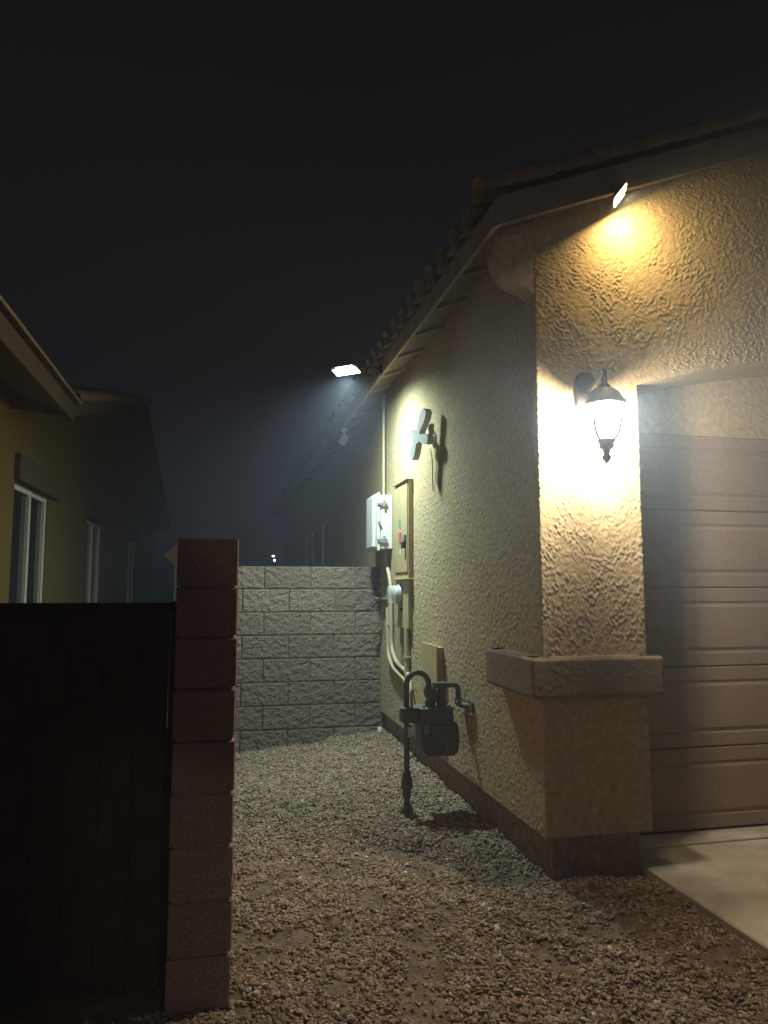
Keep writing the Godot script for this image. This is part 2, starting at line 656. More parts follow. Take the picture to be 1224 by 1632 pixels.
func build_house() -> void:
	var h := thing("stucco_house", "tan stucco house with tile roof and garage behind the lit lantern", "house", Vector3.ZERO)
	# plaster of the corner pier and the long side wall
	var p1 := plan([Vector2(JX, DZ - 0.03), Vector2(JX, WZ), Vector2(WX, WZ), Vector2(WX, -9.0)], [0.012, 0.0068, 0.0125])
	part("wall", sheet(p1, func(_x, _z): return 0.235, func(_x, _z): return 2.84, 300, 1.0, 0.06), M.stucco, h)
	var p2 := plan([Vector2(4.3, WZ), Vector2(JX, WZ)], [0.0075])
	for c in p1:
		if c[0].x < JX - 0.0115:
			p2.append(c)
	part("wall", sheet(p2, func(x, _z): return arch(x) if x > JX else 2.84, func(x, z): return rake(x) + 0.06 if z > WZ - 0.05 else 3.86, 170, 1.0), M.stucco, h)
	# the rest of the street face, outside the picture
	var p3 := plan([Vector2(8.7, WZ), Vector2(4.3, WZ)], [0.05])
	part("wall", sheet(p3, func(x, _z): return arch(x) if x < JX + 4.9 else 0.2, func(x, _z): return rake(x) + 0.06, 60, 1.0), M.stucco, h)
	# the far part of the side wall with its window
	var holes := [[-16.2, -12.55, 0.9, 2.8]]
	part("wall", wall_with_holes(WX, -22.0, -9.0, 0.235, 3.86, holes, 0.12, -1.0), M.stucco, h)
	# masonry behind the plaster
	part("wall_core", box_mesh(Vector3(WX + 0.06, 0.2, -9.1), Vector3(2.38, 3.84, -4.02), 0.0), M.foundation, h)
	part("wall_core", box_mesh(Vector3(8.0, -0.1, -21.9), Vector3(8.66, 3.84, -4.02), 0.0), M.foundation, h)
	part("wall_core", box_mesh(Vector3(WX + 0.06, 0.2, -22.1), Vector3(8.7, 3.84, -21.95), 0.0), M.foundation, h)
	part("foundation", box_mesh(Vector3(1.84, -0.4, -22.0), Vector3(2.385, 0.25, -3.998), 0.006), M.foundation, h)
	# plaster band round the foot of the pier
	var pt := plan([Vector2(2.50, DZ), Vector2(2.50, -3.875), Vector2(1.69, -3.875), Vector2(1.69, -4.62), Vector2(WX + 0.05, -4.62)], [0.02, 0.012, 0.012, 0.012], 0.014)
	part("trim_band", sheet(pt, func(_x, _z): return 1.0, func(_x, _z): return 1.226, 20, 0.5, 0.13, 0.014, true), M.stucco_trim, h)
	# garage opening: arched soffit, wall over the door, door
	var st := start()
	for k in 60:
		var xa := JX + 4.9 * k / 60.0
		var xb := JX + 4.9 * (k + 1) / 60.0
		face(st, [Vector3(xa, arch(xa), WZ), Vector3(xb, arch(xb), WZ), Vector3(xb, arch(xb), DZ - 0.02), Vector3(xa, arch(xa), DZ - 0.02)], Vector3.DOWN)
	part("arch_soffit", done(st), M.stucco, h)
	var pg := plan([Vector2(4.4, DZ), Vector2(JX - 0.03, DZ)], [0.01])
	part("wall", sheet(pg, func(_x, _z): return 2.655, func(_x, _z): return 3.4, 74, 1.0, 0.05), M.stucco, h)
	var pg2 := plan([Vector2(7.4, DZ), Vector2(4.4, DZ)], [0.05])
	part("wall", sheet(pg2, func(_x, _z): return 2.655, func(_x, _z): return 3.4, 20, 1.0, 0.05), M.stucco, h)
	part("wall_core", box_mesh(Vector3(2.40, 2.66, -4.7), Vector3(8.6, 3.9, -4.50), 0.0), M.foundation, h)
	var gd := Node3D.new()
	gd.name = "garage_door"
	h.add_child(gd)
	var sec := PackedVector2Array()
	# profile of one section: (depth towards the street, height)
	for q in [[-0.05, 0.0], [-0.012, 0.0], [0.0, 0.008], [0.0, 0.085], [-0.008, 0.095], [-0.008, 0.105], [0.002, 0.125], [0.002, 0.392], [-0.008, 0.412], [-0.008, 0.422], [0.0, 0.432], [0.0, 0.512], [-0.012, 0.52], [-0.05, 0.52]]:
		sec.append(Vector2(q[0], q[1]))
	var sm := prism(sec, Vector3.ZERO, Vector3.BACK, Vector3.UP, Vector3(4.84, 0, 0))
	for k in 5:
		part("door_section", sm, M.door, gd, Vector3(2.475, 0.045 + 0.523 * k, DZ - 0.03))
	part("weather_seal", box_mesh(Vector3(2.475, 0.036, DZ - 0.07), Vector3(7.315, 0.05, DZ - 0.035), 0.004), M.black, gd)
	# roof: boards, fascias, tiles
	var ridge := 5.2
	var rh := FB + 0.15 + SLOPE * (ridge - FX)
	var poly := PackedVector2Array([Vector2(FX + 0.03, FB + 0.03), Vector2(ridge, rh - 0.13), Vector2(2 * ridge - FX - 0.03, FB + 0.03), Vector2(2 * ridge - FX - 0.03, FB + 0.15), Vector2(ridge, rh), Vector2(FX + 0.03, FB + 0.15)])
	part("roof_deck", prism(poly, Vector3(0, 0, -3.86), Vector3.RIGHT, Vector3.UP, Vector3(0, 0, -18.4)), M.soffit, h)
	part("fascia", box_mesh(Vector3(FX, FB, -22.3), Vector3(FX + 0.028, FB + 0.155, -3.832), 0.004), M.wood, h)
	var along := Vector3(1, SLOPE, 0)
	var bp := PackedVector2Array([Vector2(0, 0), Vector2(ridge - FX, 0), Vector2(ridge - FX, 0.17), Vector2(0, 0.17)])
	part("barge_board", prism(bp, Vector3(FX + 0.002, FB - 0.004, -3.858), along, Vector3.UP, Vector3(0, 0, 0.03)), M.soffit, h)
	bp = PackedVector2Array([Vector2(0, 0), Vector2(ridge - FX, 0), Vector2(ridge - FX, 0.17), Vector2(0, 0.17)])
	part("barge_board", prism(bp, Vector3(2 * ridge - FX, FB - 0.004, -3.858), Vector3(-1, SLOPE, 0), Vector3.UP, Vector3(0, 0, 0.03)), M.soffit, h)
	# rafter tails under the eave
	for k in 28:
		var z := -4.55 - 0.61 * k
		var rp := PackedVector2Array([Vector2(FX + 0.03, FB + 0.0), Vector2(WX + 0.02, FB + 0.0 + SLOPE * 0.26), Vector2(WX + 0.02, FB + 0.03 + SLOPE * 0.27), Vector2(FX + 0.03, FB + 0.035)])
		part("rafter_tail", prism(rp, Vector3(0, 0, z), Vector3.RIGHT, Vector3.UP, Vector3(0, 0, -0.045)), M.wood, h)
	# curved plaster bracket that closes the eave at the street corner
	var cb := PackedVector2Array([Vector2(WX + 0.02, FB + 0.12), Vector2(FX + 0.035, FB + 0.03), Vector2(FX + 0.035, FB - 0.06)])
	for k in 9:
		var a := PI * 0.5 * k / 8.0
		cb.append(Vector2(FX + 0.035 + (1.0 - cos(a)) * 0.20, FB - 0.06 - sin(a) * 0.24))
	cb.append(Vector2(WX + 0.02, FB - 0.35))
	part("corbel", prism(cb, Vector3(0, 0, WZ - 0.14), Vector3.RIGHT, Vector3.UP, Vector3(0, 0, 0.135)), M.stucco, h)
	build_tiles(h)
	# far window
	var wn := Node3D.new()
	wn.name = "window"
	h.add_child(wn)
	for z in [-12.58, -13.5, -15.0, -16.15]:
		part("frame", box_mesh(Vector3(WX + 0.02, 0.9, z - 0.05), Vector3(WX + 0.08, 2.8, z), 0.004), M.frame_dark, wn)
	part("frame", box_mesh(Vector3(WX + 0.024, 2.74, -16.2), Vector3(WX + 0.076, 2.8, -12.55), 0.004), M.frame_dark, wn)
	part("frame", box_mesh(Vector3(WX + 0.024, 0.9, -16.2), Vector3(WX + 0.076, 0.96, -12.55), 0.004), M.frame_dark, wn)
	part("pane", box_mesh(Vector3(WX + 0.045, 0.92, -16.18), Vector3(WX + 0.053, 2.78, -12.57), 0.0), M.pane, wn)

func tile_mesh(length: float) -> ArrayMesh:
	# one S tile: barrel and pan across z (width 0.28), running along +x
	var prof := []
	for k in 9:
		var a := PI * k / 8.0
		prof.append(Vector2(0.085 - cos(a) * 0.085, sin(a) * 0.085))
	for k in 6:
		var a := PI * (k + 1) / 6.0
		prof.append(Vector2(0.17 + 0.06 - cos(a) * 0.06, -sin(a) * 0.022))
	var st := start(true)
	var t := 0.016
	for i in range(prof.size() - 1):
		var a: Vector2 = prof[i]
		var b: Vector2 = prof[i + 1]
		var up := Vector3(0, b.x - a.x, -(b.y - a.y))
		var A := [Vector3(0, a.y, -a.x), Vector3(0, b.y, -b.x), Vector3(length, b.y, -b.x), Vector3(length, a.y, -a.x)]
		var B := []
		for p in A:
			B.append(p - Vector3(0, t, 0))
		st.set_smooth_group(0)
		face(st, A, Vector3(0, b.x - a.x, b.y - a.y) if absf(b.x - a.x) > 1e-5 else up)
		face(st, B, -Vector3(0, b.x - a.x, b.y - a.y))
		st.set_smooth_group(-1)
		face(st, [A[0], A[1], B[1], B[0]], Vector3.LEFT)
		face(st, [A[3], A[2], B[2], B[3]], Vector3.RIGHT)
	return done(st)

func build_tiles(h: Node3D) -> void:
	var tm := tile_mesh(0.44)
	var up := Basis(Vector3(0, 0, 1), atan(SLOPE))
	var n := 64
	for k in n:
		var z := -4.02 - 0.28 * k
		var jit := Basis(Vector3(0, 1, 0), rng.randf_range(-0.02, 0.02))
		var pos := Vector3(FX - 0.075 + rng.randf_range(-0.008, 0.008), FB + 0.155, z)
		placed("roof_tile", tm, M.tile if rng.randf() < 0.6 else M.tile_pale, h, Transform3D(up * jit, pos))
	var mm := MultiMesh.new()
	mm.transform_format = MultiMesh.TRANSFORM_3D
	tm = tile_mesh(0.44)
	tm.surface_set_material(0, M.tile)
	mm.mesh = tm
	mm.instance_count = n * 9
	for r in 9:
		for k in n:
			var d := 0.37 * (r + 1)
			mm.set_instance_transform(r * n + k, Transform3D(up, Vector3(FX - 0.075, FB + 0.17, -4.02 - 0.28 * k) + up * Vector3(d, 0.014, 0)))
	var o := MultiMeshInstance3D.new()
	o.name = "roof_tiles"
	o.multimesh = mm
	o.set_meta("kind", "stuff")
	h.add_child(o)
	# rounded tiles down the street edge of the roof
	var st := start(true)
	for i in 10:
		var a0 := PI * 1.12 * i / 10.0 - PI * 0.06
		var a1 := PI * 1.12 * (i + 1) / 10.0 - PI * 0.06
		for q in [[0.105, 1.0], [0.09, -1.0]]:
			var r0: float = q[0]
			var r1: float = q[0] * 0.9
			face(st, [Vector3(0, sin(a0) * r0, cos(a0) * r0), Vector3(0, sin(a1) * r0, cos(a1) * r0), Vector3(0.46, sin(a1) * r1, cos(a1) * r1), Vector3(0.46, sin(a0) * r1, cos(a0) * r1)], Vector3(0, sin(a0), cos(a0)) * q[1])
		face(st, [Vector3(0, sin(a0) * 0.105, cos(a0) * 0.105), Vector3(0, sin(a1) * 0.105, cos(a1) * 0.105), Vector3(0, sin(a1) * 0.09, cos(a1) * 0.09), Vector3(0, sin(a0) * 0.09, cos(a0) * 0.09)], Vector3.LEFT)
	var rm := done(st)
	for k in 10:
		var d := 0.375 * k
		placed("rake_tile", rm, M.tile if k % 3 else M.tile_pale, h, Transform3D(up * Basis(Vector3(0, 0, 1), -0.03), Vector3(FX - 0.07, FB + 0.205, -3.90) + up * Vector3(d, 0.0, 0)))

# wall in the plane x = X with rectangular openings [z0, z1, h0, h1]; «out» is the side it faces
func wall_with_holes(X: float, z0: float, z1: float, h0: float, h1: float, holes: Array, depth: float, out: float) -> ArrayMesh:
	var zs := [z0, z1]
	var hs := [h0, h1]
	for q in holes:
		for k in [0, 1]:
			if not zs.has(q[k]):
				zs.append(q[k])
			if not hs.has(q[k + 2]):
				hs.append(q[k + 2])
	zs.sort()
	hs.sort()
	var st := start()
	for i in range(zs.size() - 1):
		for j in range(hs.size() - 1):
			var mz: float = (zs[i] + zs[i + 1]) * 0.5
			var mh: float = (hs[j] + hs[j + 1]) * 0.5
			var open := false
			for q in holes:
				if mz > q[0] and mz < q[1] and mh > q[2] and mh < q[3]:
					open = true
			if not open:
				face(st, [Vector3(X, hs[j], zs[i]), Vector3(X, hs[j], zs[i + 1]), Vector3(X, hs[j + 1], zs[i + 1]), Vector3(X, hs[j + 1], zs[i])], Vector3(out, 0, 0))
	var B := X - out * depth
	for q in holes:
		face(st, [Vector3(X, q[2], q[0]), Vector3(X, q[2], q[1]), Vector3(B, q[2], q[1]), Vector3(B, q[2], q[0])], Vector3.UP)
		face(st, [Vector3(X, q[3], q[0]), Vector3(X, q[3], q[1]), Vector3(B, q[3], q[1]), Vector3(B, q[3], q[0])], Vector3.DOWN)
		face(st, [Vector3(X, q[2], q[0]), Vector3(X, q[3], q[0]), Vector3(B, q[3], q[0]), Vector3(B, q[2], q[0])], Vector3.BACK)
		face(st, [Vector3(X, q[2], q[1]), Vector3(X, q[3], q[1]), Vector3(B, q[3], q[1]), Vector3(B, q[2], q[1])], Vector3.FORWARD)
		face(st, [Vector3(B, q[2], q[0]), Vector3(B, q[3], q[0]), Vector3(B, q[3], q[1]), Vector3(B, q[2], q[1])], Vector3(out, 0, 0))
	return done(st)

# ---------------------------------------------------------------- the neighbour's house
func build_neighbour() -> void:
	var h := thing("neighbour_house", "dim ochre stucco house with tall windows behind the gate", "house", Vector3.ZERO)
	var X := -1.8
	var holes := [[-8.38, -7.05, 1.15, 2.55], [-12.0, -10.72, 1.15, 2.55], [-16.6, -15.2, 1.15, 2.55]]
	part("wall", wall_with_holes(X, -21.0, 3.0, 0.1, 3.45, holes, 0.12, 1.0), M.neighbour, h)
	part("wall_core", box_mesh(Vector3(-8.0, 0.0, -20.95), Vector3(X - 0.2, 3.4, 2.95), 0.0), M.foundation, h)
	part("foundation", box_mesh(Vector3(-8.1, -0.4, -21.0), Vector3(X - 0.03, 0.12, 3.0), 0.005), M.foundation, h)
	# wall over the far half rises to a gable that faces the lane
	var gp := PackedVector2Array([Vector2(-6.95, 3.45), Vector2(-20.0, 3.45), Vector2(-13.5, 5.05)])
	part("gable", prism(gp, Vector3(X - 0.12, 0, 0), Vector3(0, 0, 1), Vector3.UP, Vector3(0.12, 0, 0)), M.neighbour, h)
	# eave along the near half
	part("fascia", box_mesh(Vector3(-1.33, 3.08, -6.9), Vector3(-1.30, 3.25, 3.2), 0.004), M.neighbour_trim, h)
	var ep := PackedVector2Array([Vector2(-1.33, 3.10), Vector2(-1.33, 3.24), Vector2(-6.0, 5.0), Vector2(-6.0, 4.86)])
	part("roof_deck", prism(ep, Vector3(0, 0, 3.2), Vector3.RIGHT, Vector3.UP, Vector3(0, 0, -10.1)), M.soffit, h)
	var tm := tile_mesh(0.44)
	# flat roof tiles: their lower edges make a straight line
	var ft := box(Vector3(0.46, 0.022, 0.325), 0.004)
	var up := Basis(Vector3(0, 0, 1), -atan(SLOPE))
	for k in 31:
		placed("roof_tile", ft, M.tile_pale, h, Transform3D(up, Vector3(-1.45, 3.315 + rng.randf_range(-0.002, 0.002), -6.74 + 0.328 * k)))
	# rakes of the gable
	for s in [[-6.8, 1.0], [-20.2, -1.0]]:
		var d := Vector3(0, 0.245, -1.0 * s[1])
		var rp := PackedVector2Array([Vector2(0, 0), Vector2(6.7, 0), Vector2(6.7, 0.17), Vector2(0, 0.17)])
		part("barge_board", prism(rp, Vector3(-1.36, 3.10, s[0]), d, Vector3.UP, Vector3(0.03, 0, 0)), M.neighbour_trim, h)
		part("roof_deck", prism(PackedVector2Array([Vector2(0, 0.02), Vector2(6.7, 0.02), Vector2(6.7, 0.15), Vector2(0, 0.15)]), Vector3(-6.0, 3.10, s[0]), d, Vector3.UP, Vector3(4.62, 0, 0)), M.soffit, h)
		if s[1] > 0.0:
			var rt := Basis(Vector3(0, 1, 0), PI * 0.5) * Basis(Vector3(0, 0, 1), atan(0.245))
			for k in 17:
				placed("rake_tile", tm, M.tile, h, Transform3D(rt, Vector3(-1.24, 3.28, s[0] - 0.06) + rt * Vector3(0.39 * k, 0.0, 0.0)))
	for q in holes:
		var w := Node3D.new()
		w.name = "window"
		h.add_child(w, true)
		var a: float = q[0]
		var b: float = q[1]
		for z in [a + 0.03, (a + b) * 0.5, b - 0.03]:
			part("frame", box_mesh(Vector3(X - 0.09, 1.15, z - 0.03), Vector3(X - 0.02, 2.55, z + 0.03), 0.004), M.frame, w)
		part("frame", box_mesh(Vector3(X - 0.086, 2.495, a), Vector3(X - 0.024, 2.55, b), 0.004), M.frame, w)
		part("frame", box_mesh(Vector3(X - 0.086, 1.15, a), Vector3(X - 0.024, 1.2, b), 0.004), M.frame, w)
		part("pane", box_mesh(Vector3(X - 0.062, 1.17, a + 0.02), Vector3(X - 0.055, 2.53, b - 0.02), 0.0), M.pane, w)
		part("lintel", box_mesh(Vector3(X - 0.02, 2.56, a - 0.34), Vector3(X + 0.06, 2.80, b + 0.04), 0.012), M.neighbour_trim, w)
		part("sill", box_mesh(Vector3(X - 0.02, 1.02, a - 0.10), Vector3(X + 0.05, 1.145, b + 0.06), 0.012), M.neighbour_trim, w)

# ---------------------------------------------------------------- masonry walls
func rock_face(w: float, hgt: float, k: int) -> ArrayMesh:
	# split-faced block: rough front towards +z, its edges pulled back to a clean arris
	var nz := FastNoiseLite.new()
	nz.seed = 300 + k
	nz.frequency = 10.0
	nz.fractal_octaves = 4
	nz.fractal_gain = 0.7
	var cr := FastNoiseLite.new()
	cr.seed = 400 + k
	cr.frequency = 26.0
	cr.noise_type = FastNoiseLite.TYPE_CELLULAR
	cr.cellular_return_type = FastNoiseLite.RETURN_CELL_VALUE
	var nx := int(w / 0.0125)
	var ny := int(hgt / 0.0125)
	var st := start(false)
	var P := []
	for i in nx + 1:
		var col := []
		for j in ny + 1:
			var x := -w * 0.5 + w * i / nx
			var y := -hgt * 0.5 + hgt * j / ny
			var e := minf(minf(x + w * 0.5, w * 0.5 - x), minf(y + hgt * 0.5, hgt * 0.5 - y))
			var d := 0.013 + nz.get_noise_2d(x, y) * 0.015 + cr.get_noise_2d(x + nz.get_noise_2d(y, x) * 0.05, y) * 0.006
			d *= ease_step(-0.016, 0.010, e)
			col.append(Vector3(x, y, d))
		P.append(col)
	for i in nx:
		for j in ny:
			face(st, [P[i][j], P[i + 1][j], P[i + 1][j + 1], P[i][j + 1]], Vector3.BACK)
	st.set_smooth_group(-1)
	var back := Vector3(0, 0, -0.06)
	for i in nx:
		for j in [0, ny]:
			var a: Vector3 = P[i][j]
			var b: Vector3 = P[i + 1][j]
			face(st, [a, b, Vector3(b.x, b.y, -0.06), Vector3(a.x, a.y, -0.06)], Vector3(0, -1 if j == 0 else 1, 0))
	for j in ny:
		for i in [0, nx]:
			var a: Vector3 = P[i][j]
			var b: Vector3 = P[i][j + 1]
			face(st, [a, b, Vector3(b.x, b.y, -0.06), Vector3(a.x, a.y, -0.06)], Vector3(-1 if i == 0 else 1, 0, 0))
	return done(st)

func build_cross_wall() -> void:
	var w := thing("block_wall", "grey split-face block wall closing the yard beyond the gas meter", "wall", Vector3(0, 0, -8.32))
	var hgt := 0.254
	var full := []
	for k in 6:
		full.append(rock_face(0.497, hgt - 0.012, k))
	part("mortar", box_mesh(Vector3(0.075, -0.45, -0.2), Vector3(1.83, 1.838, -0.012), 0.004), M.mortar, w)
	# joints read off the photograph: every other course is shifted by half a block
	for row in 9:
		var y := 1.85 - hgt * (row + 0.5)
		var x0 := 0.475 if row % 2 == 0 else 0.24
		var edges := [0.075]
		var x := x0
		while x < 1.80:
			if x - 0.075 > 0.05:
				edges.append(x)
			x += 0.509
		if 1.815 - edges[-1] < 0.06:
			edges[-1] = 1.815
		else:
			edges.append(1.815)
		for i in range(edges.size() - 1):
			var a: float = edges[i]
			var b: float = edges[i + 1]
			var m: ArrayMesh = full[rng.randi() % 6] if absf(b - a - 0.509) < 0.01 else rock_face(b - a - 0.012, hgt - 0.012, 20 + row * 5 + i)
			part("block", m, M.split[rng.randi() % 4], w, Vector3((a + b) * 0.5, y, 0.0 + rng.randf_range(-0.003, 0.003)))

func build_property_wall() -> void:
	var w := thing("property_wall", "reddish-brown concrete block wall seen end-on beside the gate", "wall", Vector3(0, 0, -3.1))
	var hgt := 0.2032
	part("mortar", box_mesh(Vector3(-0.160, -0.3, -5.18), Vector3(0.059, 1.81, -0.013), 0.003), M.cinder_mortar, w)
	var variants := []
	for k in 5:
		variants.append(chipped_block(0.245, hgt - 0.011, 0.398, k))
	var half := chipped_block(0.245, hgt - 0.011, 0.194, 9)
	for row in 10:
		var y := 1.823 - hgt * (row + 0.5)
		var z := 0.0
		var k := 0
		while z > -5.1:
			var len_ := 0.2032 if (row % 2 == 1 and k == 0) else 0.4064
			var m: ArrayMesh = half if len_ < 0.3 else variants[rng.randi() % 5]
			part("block", m, M.cinder[rng.randi() % 3], w, Vector3(-0.0505 + rng.randf_range(-0.002, 0.002), y, z - len_ * 0.5 + 0.002 + rng.randf_range(-0.003, 0.003)))
			z -= len_
			k += 1

# block with slightly worn, uneven arrises
func chipped_block(sx: float, sy: float, sz: float, k: int) -> ArrayMesh:
	var r := RandomNumberGenerator.new()
	r.seed = 70 + k
	var st := start()
	# rings round the z axis: two ends, each with an inset ring for the arris
	var n := 24
	var outline := []
	var inset := []
	for i in n:
		var side := i / 6
		var t := (i % 6) / 6.0 * 2.0 - 1.0
		var p: Vector2 = [Vector2(t, -1), Vector2(1, t), Vector2(-t, 1), Vector2(-1, -t)][side]
		var chip := r.randf_range(0.0, 0.003) + (0.004 if r.randf() < 0.12 else 0.0)
		outline.append(Vector2(p.x * (sx * 0.5 - chip * 0.5), p.y * (sy * 0.5 - chip * 0.5)))
		inset.append(Vector2(p.x * (sx * 0.5 - 0.004 - chip), p.y * (sy * 0.5 - 0.004 - chip)))
	for i in n:
		var j := (i + 1) % n
		var a: Vector2 = outline[i]
		var b: Vector2 = outline[j]
		var c: Vector2 = inset[i]
		var d: Vector2 = inset[j]
		var o := Vector3(a.x + b.x, a.y + b.y, 0)
		var e := sz * 0.5
		face(st, [Vector3(a.x, a.y, e - 0.004), Vector3(b.x, b.y, e - 0.004), Vector3(b.x, b.y, -e + 0.004), Vector3(a.x, a.y, -e + 0.004)], o)
		for s in [1.0, -1.0]:
			face(st, [Vector3(a.x, a.y, (e - 0.004) * s), Vector3(b.x, b.y, (e - 0.004) * s), Vector3(d.x, d.y, e * s), Vector3(c.x, c.y, e * s)], o.normalized() + Vector3(0, 0, s))
			face(st, [Vector3(c.x, c.y, e * s), Vector3(d.x, d.y, e * s), Vector3(0, 0, e * s)], Vector3(0, 0, s))
	return done(st)

func build_gate() -> void:
	var g := thing("side_gate", "dark brown gate of upright boards between block wall and ochre house", "gate", Vector3(0, 0, -3.16))
	var bm := box(Vector3(0.1235, 1.46, 0.022), 0.005)
	for k in 13:
		part("gate_board", bm, M.gate, g, Vector3(-0.262 - 0.124 * k, 0.80 + rng.randf_range(-0.002, 0.002), rng.randf_range(-0.0015, 0.0015)))
	part("gate_frame", box_mesh(Vector3(-1.775, 1.515, -0.025), Vector3(-0.19, 1.556, 0.025), 0.004), M.gate_metal, g)
	part("gate_frame", box_mesh(Vector3(-1.775, 0.06, -0.04), Vector3(-0.19, 0.10, -0.012), 0.004), M.gate_metal, g)
	part("gate_frame", box_mesh(Vector3(-1.775, 0.80, -0.04), Vector3(-0.19, 0.84, -0.012), 0.004), M.gate_metal, g)
	part("gate_post", box_mesh(Vector3(-0.193, 0.0, -0.03), Vector3(-0.176, 1.56, 0.02), 0.003), M.gate_metal, g)
	part("gate_post", box_mesh(Vector3(-1.795, 0.0, -0.03), Vector3(-1.777, 1.56, 0.02), 0.003), M.gate_metal, g)

# ---------------------------------------------------------------- lamps
func build_lantern() -> void:
	var at := Vector3(2.085, 0, -3.71)
	var l := thing("wall_lantern", "lit coach lantern with dark hood and pointed finial on stucco pier", "lantern", at)
	# back plate on the wall: upright board with clipped corners
	var bp := PackedVector2Array([Vector2(-0.058, 2.675), Vector2(-0.03, 2.64), Vector2(0.03, 2.64), Vector2(0.058, 2.675), Vector2(0.058, 2.845), Vector2(0.03, 2.88), Vector2(-0.03, 2.88), Vector2(-0.058, 2.845)])
	part("back_plate", prism(bp, Vector3(0, 0, WZ - 0.006 - at.z), Vector3.RIGHT, Vector3.UP, Vector3(0, 0, 0.045)), M.iron, l)
	var pts := bent([Vector3(0, 2.76, -0.22), Vector3(0, 2.78, -0.10), Vector3(0, 2.845, -0.03), Vector3(0, 2.835, 0.012), Vector3(0, 2.79, 0.004)], 0.05, 5)
	var st := start(true)
	add_tube(st, pts, [0.012], 10)
	part("arm", done(st), M.iron, l)
	part("hood", lathe([Vector2(0.0, 2.80), Vector2(0.012, 2.795), Vector2(0.018, 2.78), Vector2(0.012, 2.768), Vector2(0.022, 2.752), Vector2(0.034, 2.742), Vector2(0.028, 2.732), Vector2(0.056, 2.722), Vector2(0.083, 2.698), Vector2(0.097, 2.670), Vector2(0.112, 2.655), Vector2(0.116, 2.64), Vector2(0.106, 2.632), Vector2(0.09, 2.634), Vector2(0.04, 2.66), Vector2(0.0, 2.662)], 28), M.iron, l)
	part("glass_lamp", lathe([Vector2(0.0, 2.634), Vector2(0.09, 2.631), Vector2(0.092, 2.60), Vector2(0.092, 2.53), Vector2(0.083, 2.485), Vector2(0.068, 2.455), Vector2(0.045, 2.436), Vector2(0.0, 2.432)], 24), M.lantern_glow, l)
	for k in 4:
		var a := PI * 0.25 + k * PI * 0.5 + 0.35
		var d := Vector3(cos(a), 0, sin(a))
		var rib := PackedVector3Array()
		for q in [[0.099, 2.636], [0.100, 2.60], [0.100, 2.53], [0.091, 2.482], [0.075, 2.45], [0.05, 2.43]]:
			rib.append(d * q[0] + Vector3(0, q[1], 0))
		part("rib", tube(rib, 0.0065, 6), M.iron, l)
	part("finial", lathe([Vector2(0.0, 2.440), Vector2(0.050, 2.436), Vector2(0.048, 2.424), Vector2(0.040, 2.414), Vector2(0.044, 2.402), Vector2(0.036, 2.388), Vector2(0.019, 2.376), Vector2(0.022, 2.366), Vector2(0.015, 2.356), Vector2(0.026, 2.34), Vector2(0.024, 2.328), Vector2(0.008, 2.308), Vector2(0.0, 2.300)], 20), M.iron, l)
	var o := OmniLight3D.new()
	o.name = "lantern_light"
	o.position = Vector3(0, 2.575, 0)
	o.light_color = Color(1.0, 0.83, 0.60).linear_to_srgb()
	o.light_energy = 4.4
	o.light_size = 0.05
	o.omni_range = 25.0
	o.omni_attenuation = 2.0
	o.shadow_enabled = true
	l.add_child(o)

func build_flood_light() -> void:
	var at := Vector3(1.14, 3.70, -6.92)
	var l := thing("flood_light", "white-lit flat flood light held out from the eave by an arm", "flood light", at)
	var tilt := Basis.from_euler(Vector3(deg_to_rad(-9), deg_to_rad(-32), deg_to_rad(3)))
	placed("housing", box(Vector3(0.26, 0.022, 0.20), 0.006), M.black, l, Transform3D(tilt, tilt * Vector3(0, 0.018, 0)))
	placed("led_panel", box(Vector3(0.24, 0.006, 0.13), 0.001), M.flood_glow, l, Transform3D(tilt, tilt * Vector3(0, 0.003, -0.018)))
	placed("led_strip", box(Vector3(0.17, 0.006, 0.018), 0.001), M.flood_glow, l, Transform3D(tilt, tilt * Vector3(0.015, 0.003, 0.078)))
	part("arm", tube(bent([Vector3(0.11, 0.03, 0), Vector3(0.17, 0.045, 0), Vector3(0.30, 0.045, 0.01), Vector3(0.345, 0.02, 0.012)], 0.03), 0.012, 10), M.black, l)
	part("bracket", box_mesh(Vector3(0.33, -0.012, -0.03), Vector3(0.357, 0.085, 0.05), 0.004), M.black, l)
	var o := SpotLight3D.new()
	o.name = "flood_spot_light"
	o.spot_angle = 86.0
	o.spot_angle_attenuation = 1.0
	o.spot_range = 40.0
	o.spot_attenuation = 2.0
	o.light_size = 0.08
	o.light_color = Color(0.80, 1.0, 0.88).linear_to_srgb()
	o.light_energy = 14.5
	o.shadow_enabled = true
	# the lens throws the beam down and along the yard, away from the street
	var beam := Basis.from_euler(Vector3(deg_to_rad(5), 0, deg_to_rad(2)))
	o.transform = Transform3D(beam * Basis(Vector3(1, 0, 0), -PI / 2), tilt * Vector3(0, -0.02, -0.018))
	l.add_child(o)

